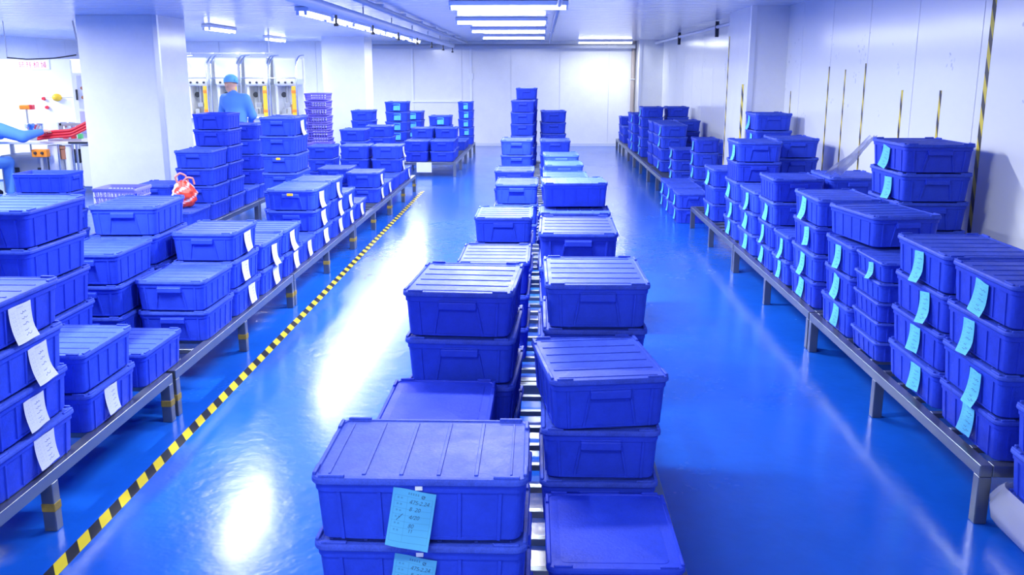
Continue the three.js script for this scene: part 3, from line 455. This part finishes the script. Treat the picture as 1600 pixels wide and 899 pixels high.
{
  const r = thing('cable_rail', 'thin dark cable rail with clips above the white machines', 'rail', -5.6, 2.08, -16.4); part(r, 'rail', rod([-.9, 0, 0], [.95, 0, 0], .008), M.pipeGrey); for (const x of [-.5, -.1, .35, .8]) part(r, 'clip', rbox(.06, .035, .03, x, 0, 0), M.pipeGrey); for (const x of [-.85, .9]) part(r, 'hanger', rod([x, 0, 0], [x, CEIL - 2.08, 0], .006), M.pipeGrey);
  // assembly station beyond the square pillar
  const t = thing('assembly_table', 'white assembly table with grey machine base beside the pillar', 'table', -7.2, 0, -13.75);
  part(t, 'tabletop', rbox(1.9, .04, .8, 0, .76, 0, .01), M.white); for (const sx of [-1, 1]) for (const sz of [-1, 1]) part(t, 'leg', rbox(.05, .74, .05, sx * .9, .37, sz * .35), M.grey);
  part(t, 'drawer_cabinet', rbox(.42, .6, .6, .72, .42, .06, .015), M.white); part(t, 'machine_base', rbox(.7, .55, .6, -.35, .3, .05, .02), M.grey);
  for (const x of [-.6, -.46, -.12]) part(t, 'slot', rbox(.07, .12, .01, x, .34, .353, .004), M.dark);
  for (const [x, w] of [[.1, .1], [.3, .06]]) part(t, 'cover', new THREE.CylinderGeometry(w, w, .5, 24, 1, false).translate(x, .47, .28).toNonIndexed(), M.white);
  for (const x of [.19, .4, .46]) part(t, 'guide_rod', rod([x, .2, .36], [x, .74, .36], .018), M.chrome);
  part(t, 'motor', merge([rod([.24, .52, .3], [.24, .66, .3], .05, 16), rbox(.09, .05, .09, .24, .69, .3, .01)]), M.rust); part(t, 'valve_block', rbox(.1, .2, .08, .4, .56, .24, .01), M.dark);
  part(t, 'edge_strip', rbox(.5, .03, .02, .62, .765, .41, .004), M.dark);
  const c = thing('control_box', 'orange control box with two dark buttons under the table edge', 'box', -7.12, .58, -13.1); part(c, 'case', rbox(.22, .11, .1, 0, .055, 0, .012), M.orange); part(c, 'bracket', rbox(.06, .04, .18, 0, .02, -.12), M.grey); for (const x of [-.05, .05]) part(c, 'button', knob(x, .06, .06, .022), M.dark); part(c, 'stand', rod([0, -.58, 0], [0, 0, 0], .02), M.grey);
  const hop = (x, z, l) => { const h = thing('feeder_bowl', l, 'feeder', x, .78, z); part(h, 'bowl', new THREE.LatheGeometry([[0, .1], [.09, .1], [.12, .16], [.13, .24], [.122, .24], [.11, .17], [0, .115]].map(p => new THREE.Vector2(...p)), 28), M.chrome); part(h, 'base', rod([0, 0, 0], [0, .1, 0], .08, 20), M.grey); };
  hop(-7.45, -13.6, 'round metal feeder bowl on the assembly table beside blue sleeve'); hop(-7.15, -13.95, 'round metal feeder bowl on the assembly table in front of white cabinet');
  const fx = thing('assembly_fixture', 'metal fixture with red blocks on assembly table', 'fixture', -6.95, .78, -13.6); part(fx, 'plate', rbox(.5, .03, .24, 0, .015, 0), M.alu); part(fx, 'column', rbox(.05, .22, .05, -.12, .14, -.04), M.grey); part(fx, 'arm', rbox(.3, .04, .05, .02, .23, -.04), M.grey); for (const x of [-.02, .1, .2]) part(fx, 'block', rbox(.06, .07, .06, x, .065, .04), x > .15 ? M.green : M.red); part(fx, 'cylinder', rod([.05, .03, -.04], [.05, .21, -.04], .018), M.chrome);
  { const h = thing('hose_bundle', 'bundle of three red hoses over the assembly table', 'hoses', -6.8, .85, -13.3); for (const k of [0, .04, .08]) part(h, 'hose', tube([[-.45, .05 - k, 0], [-.2, .08 - k, .02], [.05, .1 - k, 0], [.3, .23 - k, -.1], [.5, .35 - k, -.4]], .02, 40), M.red); }
  const cab = thing('control_cabinet', 'white control cabinet with four dark knobs next to the pillar', 'cabinet', -6.98, 0, -14.6); part(cab, 'body', rbox(.5, 1.75, .4, 0, .875, 0, .02), M.white);
  const pn = part(cab, 'panel', rbox(.36, .5, .01, .02, 1.46, .204, .004), M.alu); for (const x of [-.07, .07]) for (const y of [1.38, 1.52]) part(pn, 'knob', knob(x, y, .225, .03), x < 0 ? M.rust : M.dark); part(pn, 'handle', rbox(.02, .16, .03, -.17, 1.42, .22), M.dark);
  part(cab, 'lower_panel', rbox(.36, .34, .012, .02, 1.0, .204, .004), new THREE.MeshStandardMaterial({ color: lin(.5, .46, .72), roughness: .5 }));
  const rd = thing('tool_holder', 'red bracket with grey tool jutting from the control cabinet', 'bracket', -6.72, 1.16, -14.26); part(rd, 'bracket', rbox(.2, .07, .24, 0, .03, 0, .01), M.red); part(rd, 'tool', rbox(.16, .08, .2, .01, -.05, .02, .01), M.grey);
  const mm = thing('sign_machine', 'tall white machine headed by a red lettered sign', 'machine', -8.3, 0, -15.6); part(mm, 'body', rbox(1.5, 1.35, .8, 0, .675, 0, .03), M.white); part(mm, 'header', rbox(1.3, .62, .6, 0, 1.66, 0, .03), M.white);
  const sg = part(mm, 'sign_plate', rbox(.56, .16, .01, .02, 1.88, .306, .002), M.white); const pl = part(sg, 'sign_face', new THREE.PlaneGeometry(.5, .14).translate(.02, 1.88, .3125), new THREE.MeshStandardMaterial({ map: signTex, roughness: .5 })); pl.userData.label = 'red lettering';
  part(mm, 'beacon', merge([new THREE.SphereGeometry(.07, 18, 14).scale(1.1, .9, 1).translate(.42, 1.36, .42).toNonIndexed()]), M.yellow); for (const [x, y] of [[.2, 1.34], [.24, 1.2]]) part(mm, 'knob', knob(x, y, .43, .03), M.red);
  const of = thing('parts_tray', 'orange parts tray with red insert on a post', 'tray', -7.92, 1.2, -14.3); part(of, 'tray', rbox(.17, .07, .12, 0, .035, 0, .02), M.orange); part(of, 'insert', rbox(.07, .075, .1, .08, .036, 0, .012), M.red); part(of, 'post', rod([0, -1.2, 0], [0, 0, 0], .015), M.grey);
  const cb = thing('hanging_cable', 'dark cable sagging from a ceiling drop next to pillar', 'cable', -6.9, 0, -13.9); part(cb, 'cable', tube([[-1.0, 1.97, 0], [-.7, 1.945, 0], [-.3, 1.96, 0], [.0, 2.0, 0], [.12, 2.02, 0]], .01, 40), M.dark); part(cb, 'drop_pole', rod([.1, 2.0, 0], [.04, CEIL, 0], .012), M.pipeGrey); part(cb, 'socket', rbox(.09, .05, .05, .1, 2.02, 0), M.pipeGrey); part(cb, 'cable_end', rod([-1.0, 1.97, 0], [-1.0, CEIL, 0], .006), M.pipeGrey);
}

// ------------------------------------------------------------------ people
const BLUE = lin(.09, .27, .72), SKIN = lin(.72, .40, .28), SHOE = lin(.05, .05, .06), HAIR = lin(.02, .018, .016);
function sdf(bones, c, half, res) {   // bones: [a, b, ra, rb, colour, blend]
  const mc = new MarchingCubes(res, M.cloth, false, false, 90000), s = mc.size, hs = s / 2, f = mc.field; mc.isolation = 0;
  const B = bones.map(([a, b, ra, rb]) => { const d = [b[0] - a[0], b[1] - a[1], b[2] - a[2]]; return { a, d, l: d[0] * d[0] + d[1] * d[1] + d[2] * d[2] + 1e-9, ra, rb }; });
  const dist = (x, y, z, k) => { const q = B[k], px = x - q.a[0], py = y - q.a[1], pz = z - q.a[2], t = Math.max(0, Math.min(1, (px * q.d[0] + py * q.d[1] + pz * q.d[2]) / q.l)); return Math.hypot(px - q.d[0] * t, py - q.d[1] * t, pz - q.d[2] * t) - (q.ra + (q.rb - q.ra) * t); };
  for (let k = 0; k < s; k++) for (let j = 0; j < s; j++) for (let i = 0; i < s; i++) {
    const x = c[0] + (i - hs) / hs * half, y = c[1] + (j - hs) / hs * half, z = c[2] + (k - hs) / hs * half; let d = 9;
    for (let n = 0; n < B.length; n++) { const e = dist(x, y, z, n), kk = bones[n][5] ?? .035, h = Math.max(kk - Math.abs(d - e), 0) / kk; d = Math.min(d, e) - h * h * kk * .25; }
    f[i + j * s + k * s * s] = -d;
  }
  mc.update(); const n = mc.count, pos = new Float32Array(n * 3), nor = new Float32Array(n * 3), col = new Float32Array(n * 3);
  for (let i = 0; i < n; i++) {
    const x = c[0] + mc.positionArray[i * 3] * half, y = c[1] + mc.positionArray[i * 3 + 1] * half, z = c[2] + mc.positionArray[i * 3 + 2] * half; pos.set([x, y, z], i * 3);
    nor.set([mc.normalArray[i * 3], mc.normalArray[i * 3 + 1], mc.normalArray[i * 3 + 2]], i * 3);
    let bk = 0, bd = 9; for (let k = 0; k < B.length; k++) { const e = dist(x, y, z, k); if (e < bd) { bd = e; bk = k; } } const C = bones[bk][4]; col.set([C.r, C.g, C.b], i * 3);
  }
  const g = new THREE.BufferGeometry(); g.setAttribute('position', new THREE.BufferAttribute(pos, 3)); g.setAttribute('normal', new THREE.BufferAttribute(nor, 3)); g.setAttribute('color', new THREE.BufferAttribute(col, 3)); return g;
}
const add = (a, b) => [a[0] + b[0], a[1] + b[1], a[2] + b[2]];
function handBones(w, dir, side, down) {   // wrist, finger direction, thumb side, curl direction
  const D = V(...dir).normalize(), S2 = V(...side).normalize(), C = V(...down).normalize(), W = V(...w), P = (a, b, c) => W.clone().addScaledVector(D, a).addScaledVector(S2, b).addScaledVector(C, c).toArray(), o = [];
  o.push([P(0, 0, 0), P(.04, .012, 0), .026, .024, SKIN, .02], [P(.03, -.02, 0), P(.075, -.024, .004), .019, .015, SKIN, .02], [P(.03, .016, 0), P(.078, .022, .004), .02, .015, SKIN, .02]);
  [[.030, .068], [.011, .078], [-.010, .072], [-.029, .056]].forEach(([b, l]) => { o.push([P(.07, b, .004), P(.07 + l * .5, b * 1.1, .014), .0095, .009, SKIN, .006], [P(.07 + l * .5, b * 1.1, .014), P(.07 + l * .8, b * 1.1, .042), .009, .0075, SKIN, .004]); });
  o.push([P(.02, .028, .004), P(.05, .052, .014), .012, .0105, SKIN, .01], [P(.05, .052, .014), P(.078, .052, .03), .0105, .0085, SKIN, .004]); return o;
}
function person(name, label, x, z, turn, J) {
  const o = thing(name, label, 'person', x, 0, z, turn);
  const B = [[J.pelvis, J.belly, .135, .135, BLUE, .08], [J.belly, J.chest, .135, .15, BLUE, .08], [add(J.chest, [-.09, .06, 0]), add(J.chest, [.09, .06, 0]), .115, .115, BLUE, .08], [J.chest, J.neck, .08, .06, BLUE, .06], [J.neck, add(J.head, [0, -.06, 0]), .055, .052, SKIN, .02]];
  for (const s of ['l', 'r']) B.push([J[s + 'sh'], J[s + 'el'], .072 * (J.sleeve || 1), .058 * (J.sleeve || 1), BLUE, .05], [J[s + 'el'], J[s + 'wr'], .058 * (J.sleeve || 1), .044, BLUE, .03], [J[s + 'hip'], J[s + 'kn'], .105, .075, BLUE, .06], [J[s + 'kn'], J[s + 'an'], .075, .06, BLUE, .04], [J[s + 'an'], J[s + 'toe'], .048, .04, SHOE, .03]);
  const body = sdf(B, [J.belly[0], .88, J.belly[2] + .1], 1.0, 128);
  const f = J.face, up = [0, 1, 0], sd = [f[2], 0, -f[0]], H = (a, b, c) => [J.head[0] + f[0] * a + sd[0] * b, J.head[1] + c, J.head[2] + f[2] * a + sd[2] * b];
  const head = sdf([[H(-.015, 0, .02), H(-.02, 0, .05), .085, .08, SKIN, .03], [H(.02, 0, -.03), H(.035, 0, -.07), .066, .048, SKIN, .05], [H(.092, 0, .0), H(.108, 0, -.025), .01, .015, SKIN, .02], [H(.085, -.02, -.062), H(.085, .02, -.062), .009, .009, lin(.6, .22, .18), .01], [H(-.01, .088, .0), H(-.015, .092, -.03), .018, .012, SKIN, .01], [H(-.01, -.088, .0), H(-.015, -.092, -.03), .018, .012, SKIN, .01], [H(.082, .03, .012), H(.082, .034, .012), .009, .009, HAIR, .004], [H(.082, -.03, .012), H(.082, -.034, .012), .009, .009, HAIR, .004], [H(-.03, 0, -.09), H(-.03, 0, -.14), .056, .055, SKIN, .03]], J.head, .19, 64);
  const gs = [body, head]; for (const s of ['l', 'r']) { const w = J[s + 'wr'], e = J[s + 'el'], d = [w[0] - e[0], w[1] - e[1], w[2] - e[2]]; gs.push(sdf(handBones(w, d, [s === 'l' ? -1 : 1, .2, 0], [0, -1, .2]), w, .19, 88)); }
  part(o, 'body', mergeGeometries(gs), M.cloth);
  const cap = new THREE.SphereGeometry(.108, 28, 16, 0, Math.PI * 2, 0, Math.PI * .52); cap.scale(.96, .95, 1.08); const cp = part(o, 'cap', merge([cap, new THREE.CylinderGeometry(.104, .106, .035, 28, 1, true).scale(.96, 1, 1.08).translate(0, -.015, 0), rbox(.05, .035, .03, 0, 0, -.115, .01)]), M.cap); cp.position.set(...H(-.018, 0, .045)); cp.rotation.y = Math.atan2(f[0], f[2]); cp.rotation.x = -.18; M.cap.side = THREE.DoubleSide;
  return o;
}
person('person', 'worker in light blue coverall and cap standing at the white machines', -4.6, -14.1, 0, {
  pelvis: [0, .93, 0], belly: [-.01, 1.08, -.03], chest: [-.03, 1.27, -.08], neck: [-.07, 1.44, -.13], head: [-.115, 1.585, -.17], face: [-.82, 0, -.57],
  lsh: [-.2, 1.37, -.12], lel: [-.28, 1.12, -.18], lwr: [-.36, 1.08, -.42], rsh: [.14, 1.37, -.06], rel: [.22, 1.12, -.1], rwr: [.12, 1.04, -.32],
  lhip: [-.09, .9, 0], rhip: [.09, .9, 0], lkn: [-.1, .49, -.03], rkn: [.11, .49, -.01], lan: [-.1, .07, 0], ran: [.12, .07, .04], ltoe: [-.17, .045, -.13], rtoe: [.08, .045, -.12],
});
person('person', 'seated worker in light blue coverall reaching over the assembly table', -7.77, -12.75, 0, { sleeve: 1.35,
  pelvis: [0, .55, .05], belly: [.02, .72, .02], chest: [.08, .9, -.06], neck: [.09, 1.06, -.14], head: [.06, 1.2, -.22], face: [.1, 0, -.99],
  lsh: [-.12, 1.0, -.08], lel: [-.16, .86, -.3], lwr: [.02, .86, -.5], rsh: [.27, .98, -.06], rel: [.52, .88, -.16], rwr: [.66, .93, -.4],
  lhip: [-.09, .52, 0], rhip: [.09, .52, 0], lkn: [-.12, .5, -.42], rkn: [.12, .5, -.42], lan: [-.12, .08, -.4], ran: [.12, .08, -.4], ltoe: [-.12, .045, -.54], rtoe: [.12, .045, -.54],
});
{
  const o = thing('work_stool', 'round grey stool under the seated worker', 'stool', -7.77, 0, -12.68); part(o, 'seat', new THREE.CylinderGeometry(.16, .16, .04, 28).translate(0, .385, 0), M.dark); part(o, 'post', rod([0, .03, 0], [0, .38, 0], .025), M.grey); part(o, 'foot_ring', new THREE.CylinderGeometry(.17, .19, .03, 28).translate(0, .015, 0), M.grey);
}

renderer.render(scene, camera);
